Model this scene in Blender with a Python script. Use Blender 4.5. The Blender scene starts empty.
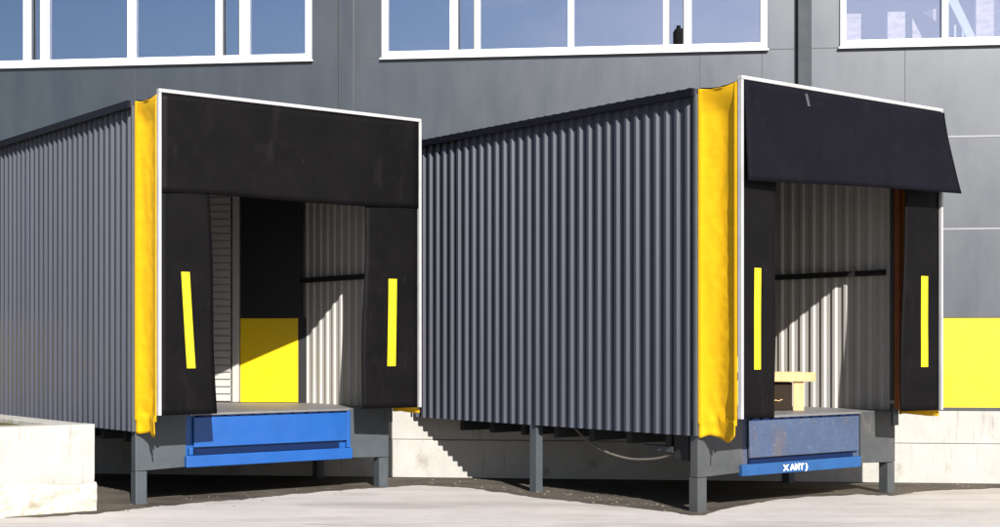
import bpy, bmesh, math, random
from mathutils import Vector, noise
random.seed(7)
C = bpy.context.scene.collection
R = math.radians
F = 1452.0; HZ = 345.0; CAMZ = 1.75          # focal length and horizon of the photo (px), eye height (m)
WY, WK = 19.08, 0.12                          # building facade line: Y = WY - WK*X
EX, EY = 0.7866, 0.6175                       # dock houses are set at 38 degrees to the facade

# ------------------------------------------------------------------ materials
def mat(name, col, rough=0.6, metal=0.0, spec=0.5, var=0.0, vscale=3.0, bump=0.0, bscale=20.0, stretch=(1,1,1),
        stain=None, transl=0.0):
    """Principled material; var = brightness variation by noise, stain = list of (colour, scale, lo, hi, strength, stretch)"""
    col = tuple(c*.76 for c in col); stain = [(tuple(c*.76 for c in q[0]), *q[1:]) for q in (stain or [])]
    m = bpy.data.materials.new(name); m.use_nodes = True
    nt = m.node_tree; N = nt.nodes; L = nt.links
    b = N['Principled BSDF']
    b.inputs['Roughness'].default_value = rough
    b.inputs['Metallic'].default_value = metal
    b.inputs['Specular IOR Level'].default_value = spec
    tc = N.new('ShaderNodeTexCoord')
    def nz(scale, st, detail=6):
        mp = N.new('ShaderNodeMapping'); mp.inputs['Scale'].default_value = st
        L.new(tc.outputs['Object'], mp.inputs[0])
        t = N.new('ShaderNodeTexNoise'); t.inputs['Scale'].default_value = scale; t.inputs['Detail'].default_value = detail
        t.inputs['Roughness'].default_value = 0.62
        L.new(mp.outputs[0], t.inputs['Vector']); return t.outputs['Fac']
    rgb = N.new('ShaderNodeRGB'); rgb.outputs[0].default_value = (*col, 1)
    out = rgb.outputs[0]
    if name.startswith('facade'): b.inputs['Specular Tint'].default_value = (.90, .92, 1, 1)
    if var:
        mr = N.new('ShaderNodeMapRange'); mr.inputs[1].default_value = 0.3; mr.inputs[2].default_value = 0.7
        mr.inputs[3].default_value = 1 - var; mr.inputs[4].default_value = 1 + var
        L.new(nz(vscale, stretch), mr.inputs[0])
        mx = N.new('ShaderNodeVectorMath'); mx.operation = 'SCALE'
        L.new(out, mx.inputs[0]); L.new(mr.outputs[0], mx.inputs['Scale']); out = mx.outputs[0]
        rr = N.new('ShaderNodeMapRange'); rr.inputs[1].default_value = 0.3; rr.inputs[2].default_value = 0.7
        rr.inputs[3].default_value = min(1, rough * 1.12); rr.inputs[4].default_value = rough * 0.88
        L.new(nz(vscale * 2.3, stretch), rr.inputs[0]); L.new(rr.outputs[0], b.inputs['Roughness'])
    for (c, sc, lo, hi, st, stt) in (stain or []):
        mr = N.new('ShaderNodeMapRange'); mr.interpolation_type = 'SMOOTHSTEP'
        mr.inputs[1].default_value = lo; mr.inputs[2].default_value = hi; mr.inputs[4].default_value = st
        L.new(nz(sc, stt, 9), mr.inputs[0])
        mx = N.new('ShaderNodeMix'); mx.data_type = 'RGBA'
        L.new(mr.outputs[0], mx.inputs[0]); L.new(out, mx.inputs[6]); mx.inputs[7].default_value = (*c, 1); out = mx.outputs[2]
    L.new(out, b.inputs['Base Color'])
    if bump:
        bp = N.new('ShaderNodeBump'); bp.inputs['Strength'].default_value = bump; bp.inputs['Distance'].default_value = 0.01
        L.new(nz(bscale, stretch), bp.inputs['Height']); L.new(bp.outputs[0], b.inputs['Normal'])
    if transl:
        tr = N.new('ShaderNodeBsdfTranslucent'); L.new(out, tr.inputs[0])
        ms = N.new('ShaderNodeMixShader'); ms.inputs[0].default_value = transl
        L.new(b.outputs[0], ms.inputs[1]); L.new(tr.outputs[0], ms.inputs[2])
        L.new(ms.outputs[0], N['Material Output'].inputs[0])
    return m

M = {}
M['facade'] = mat('facade_grey', (.0115, .0178, .0245), .40, 0, .8, .13, .9, .05, 3, (1, 1, .35),
                  [((.021, .026, .034), 1.3, .50, .75, .6, (3, 3, .2)), ((.008, .010, .013), 2.2, .56, .78, .6, (4, 4, .12))])
M['facade_dark'] = mat('facade_dark', (.022, .029, .034), .6, 0, .3, .1, 2)
M['joint'] = mat('joint_pale', (.16, .165, .18), .5, 0, .5, .1, 3)
M['seam'] = mat('seam_dark', (.03, .033, .037), .7)
M['white'] = mat('white_frame', (.60, .61, .63), .45, 0, .5, .04, 4)
M['post'] = mat('post_white', (.33, .33, .34), .5, 0, .3, .12, 4, .03, 20, (1, 1, 1), [((.2, .19, .18), 6, .6, .78, .5, (1, 1, .5))])
M['galv'] = mat('galvanised_trim', (.24, .235, .22), .5, .1, .5, .12, 5)
M['yellow_panel'] = mat('yellow_panel', (.74, .50, .003), .4, 0, .4, .05, 1.5)
M['plinth'] = mat('plinth_concrete', (.345, .337, .320), .9, 0, .2, .10, 2.2, .5, 26, (1, 1, 1),
                  [((.15, .12, .08), 2.6, .55, .78, .6, (1, 1, 1)), ((.16, .14, .11), 7, .56, .74, .5, (3, 3, .25)), ((.20, .17, .135), 5, .60, .78, .5, (4, 4, .5)),
                   ((.14, .12, .10), 38, .64, .74, .6, (1, 1, 1))])
M['footing'] = mat('footing_concrete', (.43, .40, .345), .95, 0, .1, .25, 7, .9, 30, (1, 1, 1),
                   [((.22, .17, .11), 4, .52, .74, .6, (1, 1, 1.5)), ((.08, .06, .045), 34, .60, .72, .6, (1, 1, 1))])
M['clad'] = mat('cladding_grey', (.034, .038, .056), .45, .0, .26, .16, 1.6, .03, 8, (.2, 1, .05),
                [((.044, .046, .056), 1.1, .55, .8, .5, (.6, .6, 1.6)), ((.014, .015, .02), 2.6, .58, .80, .55, (1, 4, .12)), ((.075, .07, .065), 30, .70, .78, .5, (1, 1, .5))])
M['clad_trim'] = mat('cladding_trim', (.003, .003, .006), .5, 0, .15)
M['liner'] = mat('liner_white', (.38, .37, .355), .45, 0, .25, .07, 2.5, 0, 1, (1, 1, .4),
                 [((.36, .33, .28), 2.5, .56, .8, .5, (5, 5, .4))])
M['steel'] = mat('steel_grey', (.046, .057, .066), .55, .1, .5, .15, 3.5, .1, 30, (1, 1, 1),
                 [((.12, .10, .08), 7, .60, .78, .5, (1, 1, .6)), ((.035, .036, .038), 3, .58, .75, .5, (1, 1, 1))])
M['steel_worn'] = mat('steel_grey_worn', (.043, .047, .051), .65, .1, .5, .2, 3.5, .15, 30, (1, 1, 1),
                      [((.12, .10, .08), 5, .52, .76, .6, (1, 1, .6)), ((.03, .03, .03), 3, .55, .75, .5, (1, 1, 1))])
M['underframe'] = mat('underframe_dark', (.012, .013, .015), .7, 0, .3, .2, 4)
M['deck'] = mat('deck_plate', (.16, .16, .17), .55, .3, .5, .15, 4, .2, 60, (1, 1, 1), [((.2, .18, .16), 5, .55, .75, .5, (1, 1, 1))])
M['rubber'] = mat('rubber_black', (.0042, .0039, .0045), .55, 0, .05, .25, 2.2, .12, 14, (1, 1, 1),
                  [((.014, .013, .013), 3.4, .54, .80, .6, (1.4, 1, .5)), ((.030, .028, .027), 9, .66, .80, .6, (2, 1, .5))])
M['rubber_flap'] = mat('rubber_flap', (.0042, .0042, .0072), .75, 0, .05, .22, 2.0, .1, 18, (1, 1, 1),
                  [((.011, .0105, .014), 3.0, .54, .80, .6, (1, 1, .8)), ((.028, .027, .030), 10, .67, .80, .5, (1.5, 1, 1))])
M['tarp'] = mat('tarp_yellow', (.74, .425, .005), .62, 0, .22, .06, 2.0, .30, 2.6, (.5, .5, 5),
                [((.58, .325, .006), 4.2, .56, .8, .2, (1, 1, 2.5)), ((.40, .26, .03), 26, .66, .78, .5, (1, 1, .6)), ((.30, .20, .03), 1.6, .64, .85, .5, (2, 2, .5))], .16)
M['stripe'] = mat('stripe_yellow', (.60, .485, .008), .55, 0, .3, .06, 6, .03, 30, (1, 1, 1), [((.45, .42, .06), 12, .64, .78, .5, (1, 1, 1))])
M['blue'] = mat('blue_paint', (.003, .064, .26), .45, 0, .5, .08, 3, .05, 20, (1, 1, 1),
                [((.010, .07, .24), 3, .60, .80, .5, (1, 1, 1)), ((.1, .13, .2), 45, .68, .76, .5, (1, 1, 1))])
M['blue_bar'] = mat('blue_bar', (.012, .062, .185), .6, 0, .25, .15, 4, .1, 20, (1, 1, 1), [((.03, .05, .10), 6, .56, .76, .6, (.6, 1, 1))])
M['blue_worn'] = mat('blue_worn', (.034, .056, .112), .7, 0, .4, .15, 4, .2, 30, (1, 1, 1),
                     [((.085, .066, .058), 2.6, .50, .72, .6, (1.0, 1, .35)), ((.09, .10, .13), 22, .55, .72, .7, (1, 1, 1)),
                      ((.02, .03, .07), 6, .62, .76, .6, (1, 1, .5))])
M['blue_edge'] = mat('blue_dark', (.003, .012, .05), .7, 0, .1)
M['lettering'] = mat('lettering_white', (.82, .83, .84), .6)
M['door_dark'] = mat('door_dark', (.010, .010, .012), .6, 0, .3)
M['wood'] = mat('wood_pale', (.46, .31, .155), .75, 0, .3, .18, 6, .2, 30, (6, 1, 1), [((.27, .155, .07), 7, .56, .74, .6, (.6, 4, 4))])
M['curtain_shade'] = mat('curtain_shade_brown', (.22, .065, .022), .7, 0, .3, .25, 5, .2, 30, (6, 6, 1))  # brown tone painted for the yellow curtain in shade
M['crate_shade'] = mat('crate_shade', (.022, .015, .01), .9, 0, .1)  # near-black tone painted for the shade inside the crate
M['hose'] = mat('hose_grey', (.12, .11, .095), .6)
M['blackplastic'] = mat('plastic_black', (.003, .003, .004), .7, 0, .05)
M['gravel'] = mat('gravel', (.13, .112, .09), .9, 0, .2, .3, 2)
M['grass'] = mat('grass', (.065, .075, .022), .8, 0, .2, .35, 3)
M['soil'] = mat('soil', (.10, .085, .05), .95, 0, .1, .3, 6, .8, 25)
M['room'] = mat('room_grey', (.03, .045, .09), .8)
M['shape_pale'] = mat('shape_pale', (.85, .77, .73), .8, 0, .2, .25, 9, 0, 1, (1, 1, 2), [((.35, .33, .34), 6, .5, .7, .6, (1, 1, 3))])
M['brace'] = mat('brace_pale', (.75, .83, .92), .6)

def ground_material():
    m = mat('yard_concrete', (.405, .383, .372), .88, 0, .2, .09, .9, .6, 40, (1, 1, 1),
            [((.29, .262, .242), 1.1, .48, .70, .7, (.35, 1.4, 1)), ((.24, .215, .20), 9, .55, .74, .6, (.5, 1.5, 1)), ((.13, .115, .10), 3.1, .60, .74, .6, (.25, 1.2, 1)), ((.17, .15, .135), .45, .56, .66, .4, (.5, 2.2, 1)), ((.10, .09, .08), 22, .64, .74, .5, (.6, 1.2, 1)),
             ((.48, .46, .452), .7, .52, .72, .6, (.5, 1.3, 1)), ((.15, .135, .12), 70, .60, .76, .5, (1, 1, 1))])
    return m
M['yard'] = ground_material()
M['dirt'] = mat('dirt_brown', (.075, .064, .052), .92, 0, .2, .25, 1.6, .8, 24, (1, 1, 1),
                [((.030, .024, .019), 1.4, .45, .68, .75, (.5, 1.3, 1)), ((.20, .175, .15), 4.5, .60, .74, .6, (.5, 1.4, 1)),
                 ((.22, .20, .17), 40, .64, .74, .7, (1, 1, 1))])

def glass_material():
    m = bpy.data.materials.new('coated_glass'); m.use_nodes = True
    nt = m.node_tree; N = nt.nodes; L = nt.links
    N.remove(N['Principled BSDF'])
    g = N.new('ShaderNodeBsdfGlossy'); g.inputs['Color'].default_value = (.62, .68, .84, 1); g.inputs['Roughness'].default_value = .015
    t = N.new('ShaderNodeBsdfTransparent'); t.inputs['Color'].default_value = (.93, .93, .95, 1)
    tc = N.new('ShaderNodeTexCoord'); nz = N.new('ShaderNodeTexNoise'); nz.inputs['Scale'].default_value = .9
    L.new(tc.outputs['Object'], nz.inputs['Vector'])
    bp = N.new('ShaderNodeBump'); bp.inputs['Strength'].default_value = .05; bp.inputs['Distance'].default_value = .02
    L.new(nz.outputs['Fac'], bp.inputs['Height']); L.new(bp.outputs[0], g.inputs['Normal'])
    x = N.new('ShaderNodeMixShader'); x.inputs[0].default_value = .36
    L.new(t.outputs[0], x.inputs[1]); L.new(g.outputs[0], x.inputs[2])
    L.new(x.outputs[0], N['Material Output'].inputs[0])
    return m
M['glass'] = glass_material()

# ------------------------------------------------------------------ mesh helpers
class MB:
    def __init__(s): s.v = []; s.f = []
    def add(s, vs, fs):
        o = len(s.v); s.v += [tuple(p) for p in vs]; s.f += [tuple(o + i for i in f) for f in fs]; return s
    def box(s, x0, x1, y0, y1, z0, z1):
        return s.add([(x0,y0,z0),(x1,y0,z0),(x1,y1,z0),(x0,y1,z0),(x0,y0,z1),(x1,y0,z1),(x1,y1,z1),(x0,y1,z1)],
                     [(3,2,1,0),(4,5,6,7),(0,1,5,4),(1,2,6,5),(2,3,7,6),(3,0,4,7)])
    def prism(s, pts, z0, z1):                       # pts counter-clockwise seen from above
        n = len(pts)
        return s.add([(x,y,z0) for x,y in pts] + [(x,y,z1) for x,y in pts],
                     [tuple(range(n-1,-1,-1)), tuple(range(n,2*n))] + [(i,(i+1)%n,n+(i+1)%n,n+i) for i in range(n)])
    def prism_xz(s, pts, y0, y1):                    # outline in x,z extruded in y (counter-clockwise seen from -y)
        n = len(pts)
        return s.add([(x,y0,z) for x,z in pts] + [(x,y1,z) for x,z in pts],
                     [tuple(range(n)), tuple(range(2*n-1,n-1,-1))] + [((i+1)%n,i,n+i,n+(i+1)%n) for i in range(n)])
    def grid(s, f, nu, nv, thick=None):              # f(a,b) in 0..1; thick vector makes it a closed slab
        P = [[Vector(f(i/nu, j/nv)) for i in range(nu+1)] for j in range(nv+1)]
        w = nu+1; vs = [p for r in P for p in r]
        fs = [(j*w+i, j*w+i+1, (j+1)*w+i+1, (j+1)*w+i) for j in range(nv) for i in range(nu)]
        if thick is not None:
            t = Vector(thick); n = len(vs); vs = vs + [p+t for p in vs]
            fs += [tuple(n+k for k in reversed(q)) for q in fs[:nu*nv]]
            for i in range(nu):
                fs.append((i+1, i, n+i, n+i+1)); a = nv*w+i; fs.append((a, a+1, n+a+1, n+a))
            for j in range(nv):
                a = j*w; fs.append((a, a+w, n+a+w, n+a)); a = j*w+nu; fs.append((a+w, a, n+a, n+a+w))
        return s.add(vs, fs)
    def tube(s, pts, r, n=8):
        pts = [Vector(p) for p in pts]; vs = []; fs = []
        for i, p in enumerate(pts):
            d = (pts[min(i+1,len(pts)-1)] - pts[max(i-1,0)]).normalized()
            a = d.cross(Vector((0,0,1)));  a = a.normalized() if a.length > 1e-4 else Vector((1,0,0))
            b = d.cross(a)
            for k in range(n):
                t = 2*math.pi*k/n; vs.append(p + r*(math.cos(t)*a + math.sin(t)*b))
        for i in range(len(pts)-1):
            for k in range(n): fs.append((i*n+k, i*n+(k+1)%n, (i+1)*n+(k+1)%n, (i+1)*n+k))
        fs.append(tuple(range(n))[::-1]); fs.append(tuple(range((len(pts)-1)*n, len(pts)*n)))
        return s.add(vs, fs)
    def build(s, name, m, parent=None, smooth=False, bevel=0, label=None, kind=None):
        me = bpy.data.meshes.new(name); me.from_pydata(s.v, [], s.f); me.materials.append(m)
        b = bmesh.new(); b.from_mesh(me); bmesh.ops.recalc_face_normals(b, faces=b.faces); b.to_mesh(me); b.free()
        if smooth:
            for p in me.polygons: p.use_smooth = True
        o = bpy.data.objects.new(name, me); C.objects.link(o)
        if parent: o.parent = parent
        if bevel:
            md = o.modifiers.new('bevel', 'BEVEL'); md.width = bevel; md.segments = 2; md.limit_method = 'ANGLE'; md.angle_limit = R(50)
        if label: o['label'] = label
        if kind: o['kind'] = kind
        return o

def thing(name, label, cat, loc=(0,0,0), rz=0, group=None):
    o = bpy.data.objects.new(name, None); o.empty_display_size = .2; C.objects.link(o)
    o.location = loc; o.rotation_euler.z = rz; o['label'] = label; o['category'] = cat
    if group: o['group'] = group
    return o
def tag(o, label, cat, group=None):
    o['label'] = label; o['category'] = cat
    if group: o['group'] = group
    return o
def nz(x, y, z, s=1.0): return noise.noise(Vector((x*s, y*s, z*s)))
def gpt(u, v, z=0.0):                                  # world point on the horizontal plane z seen at photo pixel u,v
    Y = (CAMZ - z)*F/(v - HZ); return ((u-500)/F*Y, Y)

# ------------------------------------------------------------------ building
# local frame of the building: x along the facade (to the right), y into the building, origin under photo centre
bl = math.hypot(1, WK)
bld = thing('warehouse', 'long grey panelled warehouse with strip windows, yellow band and white concrete base', 'warehouse',
            (0, WY, 0), math.atan2(-WK, 1))
def wx(u):                                             # facade x at photo column u
    a = (u-500)/F; return WY*a/(1+WK*a)*bl
XL, XR = wx(-190), wx(1190)
Z_SILL, Z_TOPW, Z_TOP = 5.55, 7.35, 8.6
Z_BAND, Z_BASE = 2.09, 0.93
wins = [(wx(-60), wx(312), [(wx(24),wx(32)), (wx(41),wx(48)), (wx(128),wx(135)), (wx(216),wx(223)), (wx(240),wx(249))]),
        (wx(382), wx(767), [(wx(450),wx(458)), (wx(474.5),wx(480)), (wx(568),wx(574)), (wx(663),wx(669)), (wx(684),wx(691.5))]),
        (wx(840), wx(1075), [(wx(941.5),wx(948)), (wx(1010),wx(1016))])]
w = MB()
g = .006                                              # half width of a panel joint
rows = [(Z_BAND+.004, 3.22), (3.22, 4.39), (4.39, Z_SILL)]
cols = [XL, wx(135), wx(347), wx(545), wx(803), wx(960), XR]
for z0, z1 in rows: w.box(XL, XR, 0, .12, z0+g, z1-g)
w.box(XL, XR, .015, .12, Z_BAND+.004, Z_SILL-.001)     # backing seen in the joints
w.box(XL, XR, 0, .12, Z_TOPW+.02, Z_TOP)
edges = [XL] + [e for a, b, _ in wins for e in (a, b)] + [XR]
for i in range(0, len(edges), 2):
    w.box(edges[i], edges[i+1], 0, .12, Z_SILL+g, Z_TOPW+.02-g)
w.build('wall', M['facade'], bld)
j = MB()
for z in (3.22, 4.39): j.box(wx(818), XR, -.006, .0145, z-.012, z+.012)
j.build('joint_strip', M['joint'], bld)
j = MB()
j.box(XL, XR, .002, .014, Z_SILL-.006, Z_SILL+.006)
for u in (135, 545, 700, 762, 905):
    j.box(wx(u)-.004, wx(u)+.004, -.002, .001, 4.41, Z_SILL-.012)
j.build('wall_seam', M['seam'], bld)
p = MB(); p.box(wx(338.5), wx(354.5), -.03, -.002, Z_BASE+.02, Z_TOP); p.build('cover_strip', M['facade'], bld, bevel=.006)
s_ = MB(); s_.box(wx(337), wx(338.4), -.008, -.001, Z_BASE+.02, Z_TOP); s_.box(wx(354.6), wx(355.4), -.008, -.001, Z_BASE+.02, Z_TOP)
s_.build('cover_seam', M['seam'], bld)
p = MB(); p.box(wx(797), wx(811), -.09, -.002, Z_BASE+.02, Z_TOP); p.build('downpipe', M['facade_dark'], bld, bevel=.012)
s_ = MB(); s_.box(wx(794.5), wx(796.8), -.012, -.001, Z_BASE+.02, Z_TOP); s_.build('cover_seam', M['seam'], bld)
b = MB(); b.box(XL, XR, -.01, .12, Z_BASE+.03, Z_BAND); b.build('yellow_band', M['yellow_panel'], bld)
b = MB(); b.box(XL, XR, -.02, .12, Z_BASE-.012, Z_BASE+.0295); b.build('base_flashing', M['seam'], bld)
b = MB(); b.box(XL, XR, -.015, .14, .50, Z_BASE-.013); b.box(XL, XR, -.045, .14, -.3, .497); b.build('plinth', M['plinth'], bld, bevel=.012)
b = MB(); b.box(XL, XR, .0, .4, Z_TOP, Z_TOP+.12); b.build('parapet_cap', M['facade_dark'], bld)
b = MB(); b.box(XL, XR, 3.2, 3.3, 4.9, 8.3); b.box(XL, XR, .13, 3.2, 4.9, 5.0); b.box(XL, XR, .13, 3.2, 8.2, 8.3)
b.box(XL-.1, XL, .13, 3.3, 4.9, 8.3); b.box(XR, XR+.1, .13, 3.3, 4.9, 8.3)
b.build('room_lining', M['room'], bld)
b = MB(); b.box(XL-.1, XR+.1, 3.31, 12, -.3, Z_TOP-.05); b.build('rear_block', M['facade_dark'], bld)
for (a, c, muls) in wins:
    fr = MB()
    th = .085
    fr.box(a, c, -.035, .06, Z_SILL+.004, Z_SILL+.004+th)
    fr.box(a, c, -.035, .06, Z_TOPW-th, Z_TOPW)
    fr.box(a, a+.075, -.034, .06, Z_SILL+th, Z_TOPW-th); fr.box(c-.085, c, -.034, .06, Z_SILL+th, Z_TOPW-th)
    for m0, m1 in muls: fr.box(m0, m1, -.032, .06, Z_SILL+th, Z_TOPW-th)
    win = fr.build('window', M['white'], bld, bevel=.006)
    xs = [a+.07] + [e for mm in muls for e in mm] + [c-.08]
    for i in range(0, len(xs), 2):
        if xs[i+1]-xs[i] < .4:
            rim = MB(); x0, x1 = xs[i], xs[i+1]; t = .014
            rim.box(x0, x0+t, -.012, .03, Z_SILL+th, Z_TOPW-th); rim.box(x1-t, x1, -.012, .03, Z_SILL+th, Z_TOPW-th)
            rim.box(x0+t, x1-t, -.012, .03, Z_SILL+th, Z_SILL+th+t)
            rim.build('sash', M['steel'], win)
        gl = MB(); gl.box(xs[i]-.004, xs[i+1]+.004, .046, .054, Z_SILL+th-.004, Z_TOPW-th+.004); gl.build('pane', M['glass'], win)
    sl = MB(); sl.box(a-.02, c+.02, -.06, -.004, Z_SILL-.018, Z_SILL+.003); sl.build('sill', M['white'], win)
# shapes shown in the right-hand window: pale blocks and a diagonal brace (set close behind the glass)
k = MB()
for u0, u1, zt in ((846.5, 864, 6.05), (891, 909, 6.06), (981, 1040, 6.22)):
    k = MB(); k.box(wx(u0), wx(u1), .30, .42, 5.02, zt); k.build('pale_block', M['shape_pale'], bld)
k = MB(); k.prism_xz([(wx(917), 5.5), (wx(936), 5.5), (wx(917), 5.98)], .35, .40)
k.prism_xz([(wx(928), 6.06), (wx(941), 5.93), (wx(941), 6.1)], .35, .40)
k.build('gusset', M['shape_pale'], bld)
k = MB(); k.prism_xz([(wx(975), 5.58), (wx(984), 5.58), (wx(955), 6.35), (wx(945), 6.35)], .24, .29)
k.box(wx(958), wx(960), .25, .28, 5.3, 5.86); k.box(wx(966), wx(968), .25, .28, 5.3, 5.9); k.build('brace', M['brace'], bld)

jug = thing('plastic_jug', 'small black jug standing on the ledge of a narrow strip window pane', 'jug',
            (0, 0, 0))
def bw(x, y, z):                                       # building local -> world
    t = math.atan2(-WK, 1); return (x*math.cos(t)-y*math.sin(t), WY+x*math.sin(t)+y*math.cos(t), z)
jug.location = bw(wx(678.5), .007, Z_SILL+.090); jug.rotation_euler.z = math.atan2(-WK, 1)
jb = MB(); prof = [(0,.0),(.062,.0),(.07,.02),(.07,.16),(.05,.20),(.028,.215),(.028,.25),(0,.25)]
n = 14; vs = []; fs = []
for r_, z_ in prof[1:-1]:
    for q in range(n): vs.append((r_*math.cos(2*math.pi*q/n), r_*.48*math.sin(2*math.pi*q/n), z_))
for i in range(len(prof)-3):
    for q in range(n): fs.append((i*n+q, i*n+(q+1)%n, (i+1)*n+(q+1)%n, (i+1)*n+q))
fs.append(tuple(range(n))[::-1]); fs.append(tuple(range((len(prof)-3)*n, (len(prof)-2)*n)))
jb.add(vs, fs); jb.build('body', M['blackplastic'], jug, smooth=False)
jh = MB(); jh.tube([(.03,0,.2),(.07,0,.215),(.08,0,.17),(.066,0,.12)], .009); jh.build('handle', M['blackplastic'], jug)
# shelf that carries the jug is the inner window board
b = MB(); b.box(XL, XR, .061, .24, Z_SILL, Z_SILL+.03); b.build('window_board', M['white'], bld)

# dock door in the facade behind the left dock house
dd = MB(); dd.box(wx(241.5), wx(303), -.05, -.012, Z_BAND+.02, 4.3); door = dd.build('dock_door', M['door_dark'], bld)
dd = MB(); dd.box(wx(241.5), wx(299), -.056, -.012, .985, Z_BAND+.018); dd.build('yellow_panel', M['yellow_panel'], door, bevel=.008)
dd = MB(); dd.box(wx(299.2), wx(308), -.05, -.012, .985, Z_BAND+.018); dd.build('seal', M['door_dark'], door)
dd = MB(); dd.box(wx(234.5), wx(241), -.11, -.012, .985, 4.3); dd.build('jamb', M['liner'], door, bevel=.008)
rp = MB(); z = .99
while z < 4.25:
    rp.box(wx(196), wx(232.5), -.085, -.012, z+.012, z+.088); z += .098
rp.box(wx(196), wx(232.5), -.06, -.012, .99, 4.27)
rp.build('ribbed_panel', M['liner'], door)

# ------------------------------------------------------------------ dock houses
W, D, ZF, ZB, ZT, SH = 3.32, 5.19, 0.98, 0.80, 4.42, 0.62
def yend(x): return D - x*1.0                          # where the facade cuts the house
def corrugated(mb, x, sgn, y0, y1, z0, z1, pitch=.155, dep=.031):
    prof = []; y = y0
    while y < y1:
        prof += [(0, y), (0, y+pitch*.52), (dep, y+pitch*.64), (dep, y+pitch*.88)]; y += pitch
    prof = [(a, min(b, y1)) for a, b in prof]; prof.append((0, y1))
    n = len(prof)
    mb.add([(x+sgn*a, b, z0) for a, b in prof] + [(x+sgn*a, b, z1) for a, b in prof],
           [(i, i+1, n+i+1, n+i) for i in range(n-1)])

def dock_house(loc, label, worn):
    t = thing('dock_house', label, 'loading dock', (*loc, 0), math.atan2(EY, EX), 'dock houses angled against the warehouse')
    steel = M['steel_worn'] if worn else M['steel']
    sd = 11.3 if worn else 3.7                          # seed of the wrinkles
    # cladding
    for x, sgn, yy in ((0, -1, yend(0)), (W, 1, yend(W))):
        c = MB(); corrugated(c, x, sgn, .012, yy, ZB, ZT-.07); c.build('side_wall', M['clad'], t)
    li = MB(); li.box(.004, .05, .03, yend(.05)-.02, ZB+.02, ZT-.08); li.build('inner_wall', M['steel'], t)  # unseen left wall given the dark steel tone to cut interior bounce light
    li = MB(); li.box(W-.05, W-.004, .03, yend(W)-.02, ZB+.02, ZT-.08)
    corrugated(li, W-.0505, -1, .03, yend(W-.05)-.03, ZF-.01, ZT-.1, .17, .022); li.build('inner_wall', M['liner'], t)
    ra = MB(); ra.box(W-.135, W-.09, .05, yend(W-.1)-.06, 2.575, 2.64); ra.build('rail', M['underframe'], t)
    # corner flashings
    for x0, x1 in ((-.045, .06), (W-.06, W+.045)):
        k = MB(); k.box(x0, x1, -.03, .010, ZB-.0, ZT-.06); k.build('corner_trim', M['steel'], t, bevel=.004)
    # roof with ribs, side trims
    rf = MB(); rf.prism([(-.06, -.02), (W+.06, -.02), (W+.06, yend(W+.06)), (-.06, yend(-.06))], ZT-.075, ZT-.002)
    y = .03
    while y < D-.1:
        x1 = min(W+.07, D-y-.05)
        rf.box(-.07, x1, y, y+.05, ZT, ZT+.009); y += .155
    roof = rf.build('roof', M['clad'], t)
    k = MB(); k.box(-.095, -.062, -.02, yend(-.09), ZT-.085, ZT-.004); k.build('roof_trim', M['clad_trim'], roof)
    k = MB(); k.box(W+.062, W+.095, -.02, yend(W+.09), ZT-.085, ZT-.004); k.build('roof_trim', M['clad_trim'], roof)
    # floor and underframe
    fl = MB(); fl.prism([(.052, .0), (W-.052, .0), (W-.052, yend(W-.05)-.03), (.052, yend(.05)-.03)], ZF-.02, ZF)
    fl.build('floor', M['deck'], t)
    uf = MB(); uf.prism([(.10, .10), (W-.10, .10), (W-.10, yend(W)-.05), (.10, yend(0)-.15)], ZF-.14, ZF-.025)
    y = .5
    while y < D-.9:
        x1 = min(W-.12, D-y-.35)
        if x1 > .4: uf.box(.12, x1, y, y+.08, ZF-.32, ZF-.141)
        y += .62
    uf.box(.07, .17, .16, D-.4, .80, ZF-.142); uf.box(W-.17, W-.07, .16, yend(W)-.2, .78, ZF-.142)
    uf.build('underframe', M['underframe'], t)
    # front apron plates: a gusset each side of the leveller
    xl, xr, zl = (.68, 2.68, .365) if worn else (.60, 2.76, .365)
    fp = MB(); fp.prism_xz([(0, zl), (xl, zl+.02), (xl, ZF-.004), (0, ZF-.004)], -.012, .10); fp.build('apron_plate', steel, t, bevel=.006)
    fp = MB(); fp.prism_xz([(xr, zl+.02), (W, zl), (W, ZF-.004), (xr, ZF-.004)], -.012, .10)
    fp.build('apron_plate', steel, t, bevel=.006)
    for x0 in (0, W-.14):
        k = MB(); k.box(x0+.003, x0+.137, -.009, .12, -.02, zl-.003); k.build('leg', steel, t, bevel=.006)
        k = MB(); k.box(x0-.0, x0+.14, -.03, .14, .0, .012); k.build('foot_plate', steel, t)
    for x0, yy in ((.0, 2.63), (W-.10, yend(W)-.35)):
        k = MB(); k.box(x0, x0+.03, yy, yy+.12, -.02, ZF-.141); k.box(x0+.031, x0+.10, yy, yy+.025, -.02, ZF-.141)
        k.build('leg', M['steel'], t, bevel=.003)
    # leveller
    lv = MB(); lv.box(xl+.003, xr-.003, .012, .09, zl+.03, ZF-.006)
    lev = lv.build('dock_leveller', M['blue_worn' if worn else 'blue'], t)
    def lipf(x, z): return -.028 - .02*(ZF-z)
    zlip = .535 if worn else .60
    lip = MB(); lip.grid(lambda a, b: (xl+.09+a*(xr-xl-.15), lipf(0, zlip+b*(.935-zlip)), zlip+b*(.935-zlip)), 10, 4, (0, .03, 0))
    lip.build('lip', M['blue_worn' if worn else 'blue'], lev, bevel=.005)
    kn = MB(); n = 11
    for i in range(n):
        x = xl+.10+(i+.1)*(xr-xl-.2)/n
        kn.prism_xz([(x, .938), (x+.11, .938), (x+.15, .958), (x+.04, .958)], -.034, .008)
    kn.build('hinge', M['blue_edge'], lev)
    hp = MB(); hp.box(xl+.03, xr-.03, -.045, .01, .960, ZF+.004); hp.build('hinge_plate', M['deck'], lev)
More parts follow.
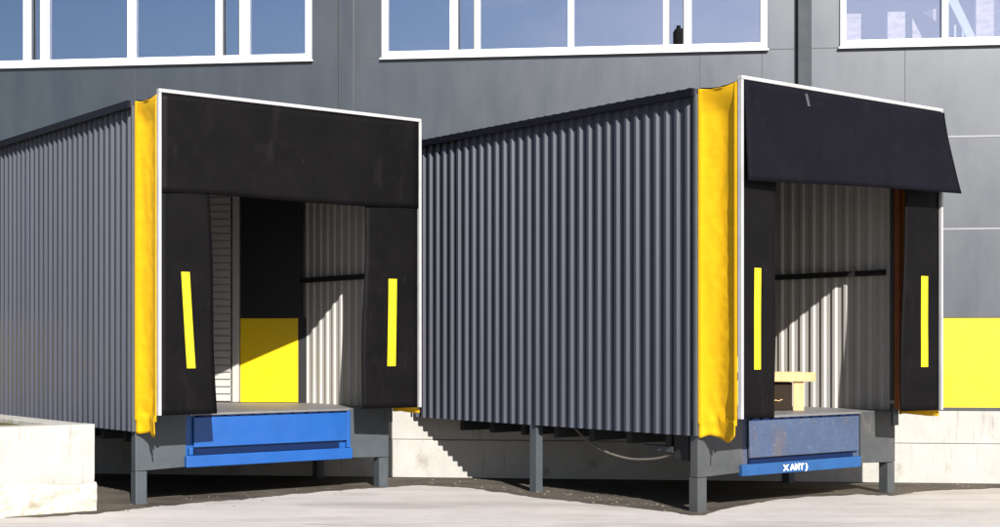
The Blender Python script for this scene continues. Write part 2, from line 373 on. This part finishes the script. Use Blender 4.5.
    ba = MB(); ba.box(xl-.05 if worn else xl-.02, xr-.05 if worn else xr-.005, -.058 if worn else -.075, .008, zl-.018 if worn else zl+.015, zl+.105 if worn else zl+.145)
    if not worn: ba.box(xl+.03, xl+.08, -.04, .008, zl+.147, .60); ba.box(xr-.06, xr-.01, -.04, .008, zl+.147, .95)
    ba.build('bumper_bar', M['blue_bar' if worn else 'blue'], lev, bevel=.008)
    gp = MB(); gp.box(xl+.10, xr-.16, -.022, .009, zl+.150 if not worn else zl+.108, zlip+.0-.02); gp.build('lip_keeper', M['blue_edge'], lev)
    if worn:
        cu = bpy.data.curves.new('text', 'FONT'); cu.body = 'X AИT )'; cu.size = .112; cu.extrude = .002; cu.offset = .004; cu.space_character = 1.0
        to = bpy.data.objects.new('text', cu); C.objects.link(to)
        me = bpy.data.meshes.new_from_object(to.evaluated_get(bpy.context.evaluated_depsgraph_get())); C.objects.unlink(to)
        bpy.data.objects.remove(to)
        me.materials.clear(); me.materials.append(M['lettering'])
        lo = bpy.data.objects.new('lettering', me); C.objects.link(lo); lo.parent = lev
        lo.location = (1.28, -.063, zl+.010); lo.rotation_euler = (R(90), 0, 0); lo.scale = (1, .8, 1)
    # shelter frame
    X0, X1, YF = -.015, 3.375, -SH
    fr = MB()
    fr.box(X0-.003, X0+.032, YF-.018, YF+.038, 1.0, ZT+.01); fr.box(X1-.032, X1+.003, YF-.018, YF+.038, 1.0, ZT+.01)
    fr.box(X0, X1, YF-.018, YF+.045, ZT+.011, ZT+.05)
    fr.build('front_frame', M['post'], t, bevel=.005)
    for x in (X0+.15, X1-.185):
        for za_, zb_ in ((ZT-.09, ZT-.05), (1.06, 1.10)):
            arm = MB(); arm.box(x, x+.035, YF+.06, -.032, za_, zb_); arm.build('frame_arm', M['galv'], t)
    hd = MB(); hd.box(X0+.036, X1-.036, YF+.046, YF+.058, ZT-.16, ZT+.03); hd.build('sun_leak_stop', M['rubber'], t)  # unseen strip added to stop sun leaking above the head curtain
    tp = MB(); tp.grid(lambda a, b: (X0+.02+a*(X1-X0-.04), YF+.05+b*(SH-.08), ZT+.0-.03*math.sin(b*math.pi)), 12, 4, (0,0,.008))
    tp.build('top_sheet', M['rubber'], t)
    # yellow side curtains
    for x, sg in ((X0+.004, 1), (X1-.004, -1)):
        def f(a, b, x=x, sg=sg):                      # a: front -> house, b: bottom -> top
            yy = YF+.056 + a*(SH-.09)
            bot = (.775 + .03*nz(a*3, sd, 1.0) + (.06 if worn else .03)*max(0, .35-a)/.35 - .02*math.sin(a*6)) if sg > 0 else .935 + .012*nz(a*3, sd, 1)
            zz = bot + b*(ZT-.005-bot); top = ZT - zz
            hang = min(1, max(0, (top-.02)/.28)); hang = hang*hang*(3-2*hang)
            sp = math.sin(math.pi*a)**.8 if 0 < a < 1 else 0
            rdg = lambda q: 1-abs(q)*2
            inw = sp*hang*(.05 + .012*nz(a*1.6+sd, zz*.8, sg) + .006*rdg(nz(a*1.3+sd, zz*4.2+a*2.0, 2.0)) + .004*rdg(nz(a*3.0+sd, zz*9-a*3, 4.0))
                  + .005*rdg(nz(a*2.2, zz*2.0-a*2.5+sd, 7.0)))
            low = max(0, (1.35-zz)/.55) if sg > 0 else 0
            inw += low*(.02*math.sin(a*5+zz*7+sd) + .03*rdg(nz(a*3, zz*5, sd)))*(sp+.15)
            if zz < .99: inw -= .03*(1-a)
            zz -= .02*hang*math.sin(math.pi*a)*0 + (.035*math.sin(math.pi*a) if b > .995 else 0)
            return (x + sg*inw, yy, zz)
        tc_ = MB(); tc_.grid(f, 18, 110); o = tc_.build('side_curtain', M['tarp'], t, smooth=True)
        for y0 in (YF+.05, -.066):
            hm_ = MB(); hm_.box(x-.004*sg-.003, x-.004*sg+.003, y0, y0+.034, .93, ZT-.012); hm_.build('hem', M['tarp'], o, bevel=.002)
        md = o.modifiers.new('thick', 'SOLIDIFY'); md.thickness = .006
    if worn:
        k = MB(); k.box(3.155, 3.235, -.19, -.12, 1.0, ZT-.06); k.build('curtain_shade_strip', M['curtain_shade'], t, bevel=.006)  # added strip standing for the shaded inside of the right yellow curtain
    # black side flaps with yellow stripes
    for side in (0, 1):
        if side == 0:
            xa = lambda z: .03
            xb = (lambda z: .545+.012*math.sin(z*4)) if worn else (lambda z: .60 + .09*max(0, (3.4-z)/2.4)**1.2 + .012*math.sin(z*3))
        else:
            xa = lambda z: (2.73 if worn else 2.60) + .02*math.sin(z*2.2+1)
            xb = lambda z: X1-.04
        def yy(x, z, side=side):
            e = (x/.6 if side == 0 else (X1-x)/.75)
            bend = .075*(max(0, e)**1.6)*(.35+.65*min(1, max(0, (3.6-z)/2.4)))*(1.15 if worn else .8)
            return YF+.012 + bend*(.3 if side == 0 else 1) + .012*nz(x*1.8+sd, z*1.1, side*5.0)*min(1, e*2)
        za, zb = (1.0, ZT-.05)
        fm = MB(); fm.grid(lambda a, b: (lambda z: (lambda x: (x, yy(x, z), z))(xa(z)+a*(xb(z)-xa(z))))(za+b*(zb-za)), 12, 48, (0, .012, 0))
        fo = fm.build('side_flap', M['rubber'], t, smooth=False)
        for pl in fo.data.polygons: pl.use_smooth = abs(pl.normal.y) > .5
        c0, c1 = ((.255, .25) if worn else (.305, .375)) if side == 0 else ((3.075, 3.08) if worn else (2.985, 2.975))
        hw = .05 if side == 0 else .056
        z0, z1 = 1.50, 2.535
        sm = MB(); sm.grid(lambda a, b: (lambda z: (lambda x: (x, yy(x, z)-.005, z))((c1+(c0-c1)*b)+(2*a-1)*hw))(z0+b*(z1-z0)), 3, 24, (0, .004, 0))
        sm.build('stripe', M['stripe'], fo)
    # head curtain
    if worn:
        def hf(a, b):
            x = X0+.03+a*(X1-X0-.03)+ (1-b)*(-.005+.025*a)
            drop = (1.02-.075*a)*(1-b) 
            out = (.055+.16*a)*(1-b)**1.25 + .012*nz(a*3, b*2, 9)*(1-b)
            zz = ZT+.0-drop + .012*(1-b)*math.sin(a*3.1)
            return (x, YF-.034-out, zz)
        hm = MB(); hm.grid(hf, 40, 16, (0, .014, 0)); ho = hm.build('head_curtain', M['rubber_flap'], t, label='black head curtain lifted outward like an awning')
        hm = MB(); hm.grid(lambda a, b: (lambda p: (p[0], p[1]-.004, p[2]))(hf(.272+.012*a+.01*(1-b), .83+.13*b)), 2, 6, (0, .003, 0)); hm.build('torn_mark', M['steel_worn'], ho)
    else:
        def hf(a, b):
            x = X0+.035+a*(X1-X0-.07); zz = (3.37+.02*a+.01*math.sin(a*7)) + b*(ZT+.005-3.37-.02*a)
            return (x, YF-.004 + .03*(1-b)*math.sin(a*math.pi)+.014*nz(a*4, b*2, 3)*(1-b), zz)
        hm = MB(); hm.grid(hf, 40, 16, (0, .012, 0)); ho = hm.build('head_curtain', M['rubber'], t)
    for pl in ho.data.polygons: pl.use_smooth = abs(pl.normal.y) > .5
    return t

left = dock_house((-3.992, 15.88), 'grey corrugated dock house by the low concrete wall with clean bright blue leveller', False)
right = dock_house((2.052, 15.125), 'grey corrugated dock house with head curtain lifted like an awning and worn lettered leveller', True)
RZ = math.atan2(EY, EX)
def loc_of(o, x, y, z=0):
    return Vector((o.location.x + x*EX - y*EY, o.location.y + x*EY + y*EX, z))

# wooden trestle crate inside the right dock house
cr = thing('wooden_crate', 'pale wooden crate on the dock floor behind the left curtain of the lettered dock', 'crate',
           loc_of(right, 2.30, .60, ZF), R(4))
k = MB(); k.box(-.72, .20, -.05, -.02, .34, .45); k.box(-.72, .14, .36, .39, .34, .45); k.build('rail', M['wood'], cr, bevel=.004)
k = MB()
for i in range(4): k.box(-.72, .19 if i < 3 else .14, -.0195+.1*i, .07+.1*i, .42, .445)
k.build('top_board', M['wood'], cr, bevel=.003)
for x in (-.06, -.70):
    k = MB(); k.box(x, x+.13, -.018, .005, 0, .419); k.box(x+.10, x+.13, .006, .36, 0, .419); k.build('end_board', M['wood'], cr, bevel=.003)
k = MB(); k.box(-.56, -.062, .02, .35, .01, .33); k.build('shade_block', M['crate_shade'], cr)  # dark block painted as the shade inside the crate
k = MB(); k.tube([(-.5+.02*i, .012, .12+.007*math.sin(i*1.7)+.004*math.sin(i*.9)) for i in range(17)], .006, 6); k.build('rope', M['wood'], cr)

# hose hanging below the right dock house
def hpt(x, y, z): return loc_of(right, x, y, z)
P = [(.22,2.28,.86),(.2,2.1,.74),(.18,1.86,.62),(.16,1.55,.53),(.15,1.22,.485),(.14,.95,.49),(.14,.70,.52),(.14,.52,.57)]
def cat(P, n=8):
    out = []
    for i in range(len(P)-1):
        p0, p1, p2, p3 = [Vector(P[max(0, min(len(P)-1, q))]) for q in (i-1, i, i+1, i+2)]
        for s in range(n):
            u = s/n; out.append(.5*((2*p1)+(p2-p0)*u+(2*p0-5*p1+4*p2-p3)*u*u+(3*p1-p0-3*p2+p3)*u**3))
    out.append(Vector(P[-1])); return out
hh = MB(); hh.tube([hpt(*p) for p in cat(P)], .014, 8)
tag(hh.build('hanging_hose', M['hose'], smooth=True), 'thin grey hose sagging under the corrugated side of the lettered dock house', 'hose')
br = thing('pump_box', 'dark steel box on a pale wedge bracket under the floor of the lettered dock house', 'junction box', loc_of(right, .16, .32, 0), RZ)
k = MB(); k.box(-.06, .16, -.10, .12, .52, .838); k.build('box', M['underframe'], br, bevel=.01)
k = MB(); k.prism([(-.07,.125), (.10,.125), (.02,.62), (-.01,.62)], .60, .66); k.build('bracket', M['steel_worn'], br, bevel=.004)

# ------------------------------------------------------------------ low concrete corner wall on the left
cw = thing('concrete_wall', 'low white concrete corner wall with crumbling foot beside the left dock house', 'low wall', loc_of(left, -.57, -.26, 0), RZ)
HW = .915
def rough(mb_fn):
    return mb_fn
k = MB()
def face(a, b):                                        # front face, slightly uneven, eroded foot
    x = -6.5 + a*6.5; z = -.05 + b*(HW+.05)
    er = .03*max(0, 1-abs(z-.16)/.22) * (0.5+nz(x*2.5, z*6, 2))
    return (x, .012*nz(x*1.3, z*2, 4) + max(0, er), z)
k.grid(face, 160, 24, (0, .26, 0)); wallf = k.build('front_wall', M['plinth'], cw)
k = MB(); k.box(-.30, -.0, .263, 3.9, -.05, HW-.004); k.build('return_wall', M['plinth'], cw, bevel=.012)
def foot(a, b):
    x = -6.5 + a*6.515; top = .30 + .035*nz(x*2.2, 1, 3) + .02*nz(x*9, 2, 3); z = -.05 + b*(top+.05)
    d = .028 + .012*nz(x*5, z*9, 6) + .008*nz(x*17, z*20, 1)
    return (x, -max(.004, d) if b < .99 else -.002, z)
k = MB(); k.grid(foot, 320, 14, (0, .03, 0)); k.build('footing', M['footing'], cw)
so = MB(); so.grid(lambda a, b: (-6.4+a*6.095, .262+b*3.6, .865+.03*nz(a*9, b*5, 1)), 40, 20); so.build('soil_fill', M['soil'], cw)
gr = MB()
for i in range(2600):
    x = -6.3+random.random()*5.9; y = .35+random.random()*3.2; h_ = .04+.07*random.random(); t_ = random.random()*6.28
    dx, dy = .006*math.cos(t_), .006*math.sin(t_); lx, ly = random.uniform(-.04,.04), random.uniform(-.04,.04)
    p = loc_of(left, -.57+x, -.26+y, .80)
    gr.add([(p.x-dx, p.y-dy, .85), (p.x+dx, p.y+dy, .85), (p.x+lx, p.y+ly, .86+h_*.8)], [(0,1,2)])
gr.build('grass', M['grass'], kind='stuff')

# ------------------------------------------------------------------ ground
gm = MB(); gm.add([(-150,-120,0),(150,-120,0),(150,150,0),(-150,150,0)], [(0,1,2,3)]); gm.build('ground', M['yard'], kind='structure')
front = [(-150,520),(40,517),(97,513.5),(150,507),(200,502.5),(250,498.5),(300,493.5),(345,489.5),(385,487.5),(412,485),(440,486),(470,488),(500,492),
         (530,497),(565,500.5),(600,504),(640,508.5),(672,512),(690,515.5),(705,515),(722,509),(745,505),(780,499),(820,496),(860,494.5),(895,495.5),(915,492),(940,490),(975,489),(1000,488),(1120,487)]
pts = []
for (a, b), (c, d) in zip(front, front[1:]):
    n = max(2, int((c-a)/4))
    for i in range(n):
        q = i/n; u = a+(c-a)*q; v = b+(d-b)*q; v += 1.0*nz(u*.06, 3, 1) + .7*nz(u*.25, 8, 2)
        pts.append(gpt(u, v, .004))
xa, xb = pts[0][0], pts[-1][0]
dm = MB(); nrow = len(pts)
vs = [(x, y, .004) for x, y in pts] + [(x, max(y+.4, WY-WK*x+.1), .004) for x, y in pts]
dm.add(vs, [(i, i+1, nrow+i+1, nrow+i) for i in range(nrow-1)]); dm.build('dirt_strip', M['dirt'], kind='structure')

st = MB()
def pebble(x, y, r):
    vs = []; 
    for (a, b, c) in ((1,0,0),(-1,0,0),(0,1,0),(0,-1,0),(0,0,1),(0,0,-.3)):
        q = r*random.uniform(.6,1.2); vs.append((x+a*q, y+b*q, .004+max(0,c)*q*.8))
    st.add(vs, [(0,2,4),(2,1,4),(1,3,4),(3,0,4),(2,0,5),(1,2,5),(3,1,5),(0,3,5)])
for i in range(230):
    u = random.uniform(395, 705) if i % 3 else random.uniform(880, 1050)
    v0 = 486 + (max(0, u-470)*.125 if u < 705 else 0) + (3 if u > 880 else 0)
    x, y = gpt(u, v0 + random.gauss(-2, 2.2), 0); pebble(x, y, random.choice((.006,.008,.008,.011,.02)))
for i in range(60):
    u = random.uniform(97, 395); v0 = 512-(u-97)*.085
    x, y = gpt(u, v0+random.gauss(-3, 3), 0); pebble(x, y, random.choice((.006,.008,.011,.015)))
st.build('gravel', M['gravel'], kind='stuff')
# ------------------------------------------------------------------ sky, sun, camera
ray = Vector((-EY*1 + EX*.42, EX*1 + EY*.42, -.62)).normalized()     # direction the sunlight travels
sun_el = math.asin(-ray.z); S = -ray
wld = bpy.data.worlds.new('World'); bpy.context.scene.world = wld; wld.use_nodes = True
N = wld.node_tree.nodes; L = wld.node_tree.links
sky = N.new('ShaderNodeTexSky'); sky.sky_type = 'NISHITA'; sky.sun_disc = False
sky.sun_elevation = sun_el; sky.sun_rotation = math.atan2(S.x, S.y)
sky.air_density = 1.0; sky.dust_density = .6; sky.ozone_density = 2.0
tc = N.new('ShaderNodeTexCoord'); mp = N.new('ShaderNodeMapping'); mp.inputs['Scale'].default_value = (1, 1, 2.6); mp.inputs['Location'].default_value = (.35, .1, .2)
L.new(tc.outputs['Generated'], mp.inputs[0])
cn = N.new('ShaderNodeTexNoise'); cn.inputs['Scale'].default_value = 2.6; cn.inputs['Detail'].default_value = 7; cn.inputs['Roughness'].default_value = .55
L.new(mp.outputs[0], cn.inputs['Vector'])
mr = N.new('ShaderNodeMapRange'); mr.interpolation_type = 'SMOOTHSTEP'
mr.inputs[1].default_value = .50; mr.inputs[2].default_value = .72; mr.inputs[4].default_value = .7
sx = N.new('ShaderNodeSeparateXYZ'); L.new(tc.outputs['Generated'], sx.inputs[0])
ma = N.new('ShaderNodeMath'); ma.operation = 'MULTIPLY_ADD'; ma.inputs[1].default_value = .42; ma.inputs[2].default_value = .09
L.new(sx.outputs['X'], ma.inputs[0]); mb_ = N.new('ShaderNodeMath'); mb_.operation = 'ADD'
L.new(ma.outputs[0], mb_.inputs[0]); L.new(cn.outputs['Fac'], mb_.inputs[1]); L.new(mb_.outputs[0], mr.inputs[0])
mx = N.new('ShaderNodeMix'); mx.data_type = 'RGBA'; mx.inputs[7].default_value = (11, 10.7, 12, 1)
L.new(mr.outputs[0], mx.inputs[0]); L.new(sky.outputs[0], mx.inputs[6])
bg = N['Background']; L.new(mx.outputs[2], bg.inputs['Color']); bg.inputs['Strength'].default_value = .05

sl = bpy.data.lights.new('sun', 'SUN'); sl.energy = 5.0; sl.angle = R(.5); sl.color = (1, .955, .88)
so_ = bpy.data.objects.new('sun', sl); C.objects.link(so_); so_.rotation_euler = ray.to_track_quat('-Z', 'Y').to_euler(); so_.location = (10, -20, 20)

cam = bpy.data.cameras.new('camera'); cam.sensor_width = 36; cam.lens = 36*F/1000; cam.shift_y = (HZ-263.5)/1000
cam.clip_end = 1000; cam.clip_start = .1
co = bpy.data.objects.new('camera', cam); C.objects.link(co); co.location = (0, 0, CAMZ); co.rotation_euler = (R(90), 0, 0)
sc = bpy.context.scene; sc.camera = co
sc.view_settings.view_transform = 'Standard'; sc.view_settings.look = 'None'
sc.view_settings.exposure = 1.4; sc.view_settings.gamma = 1; sc.view_settings.use_curve_mapping = False
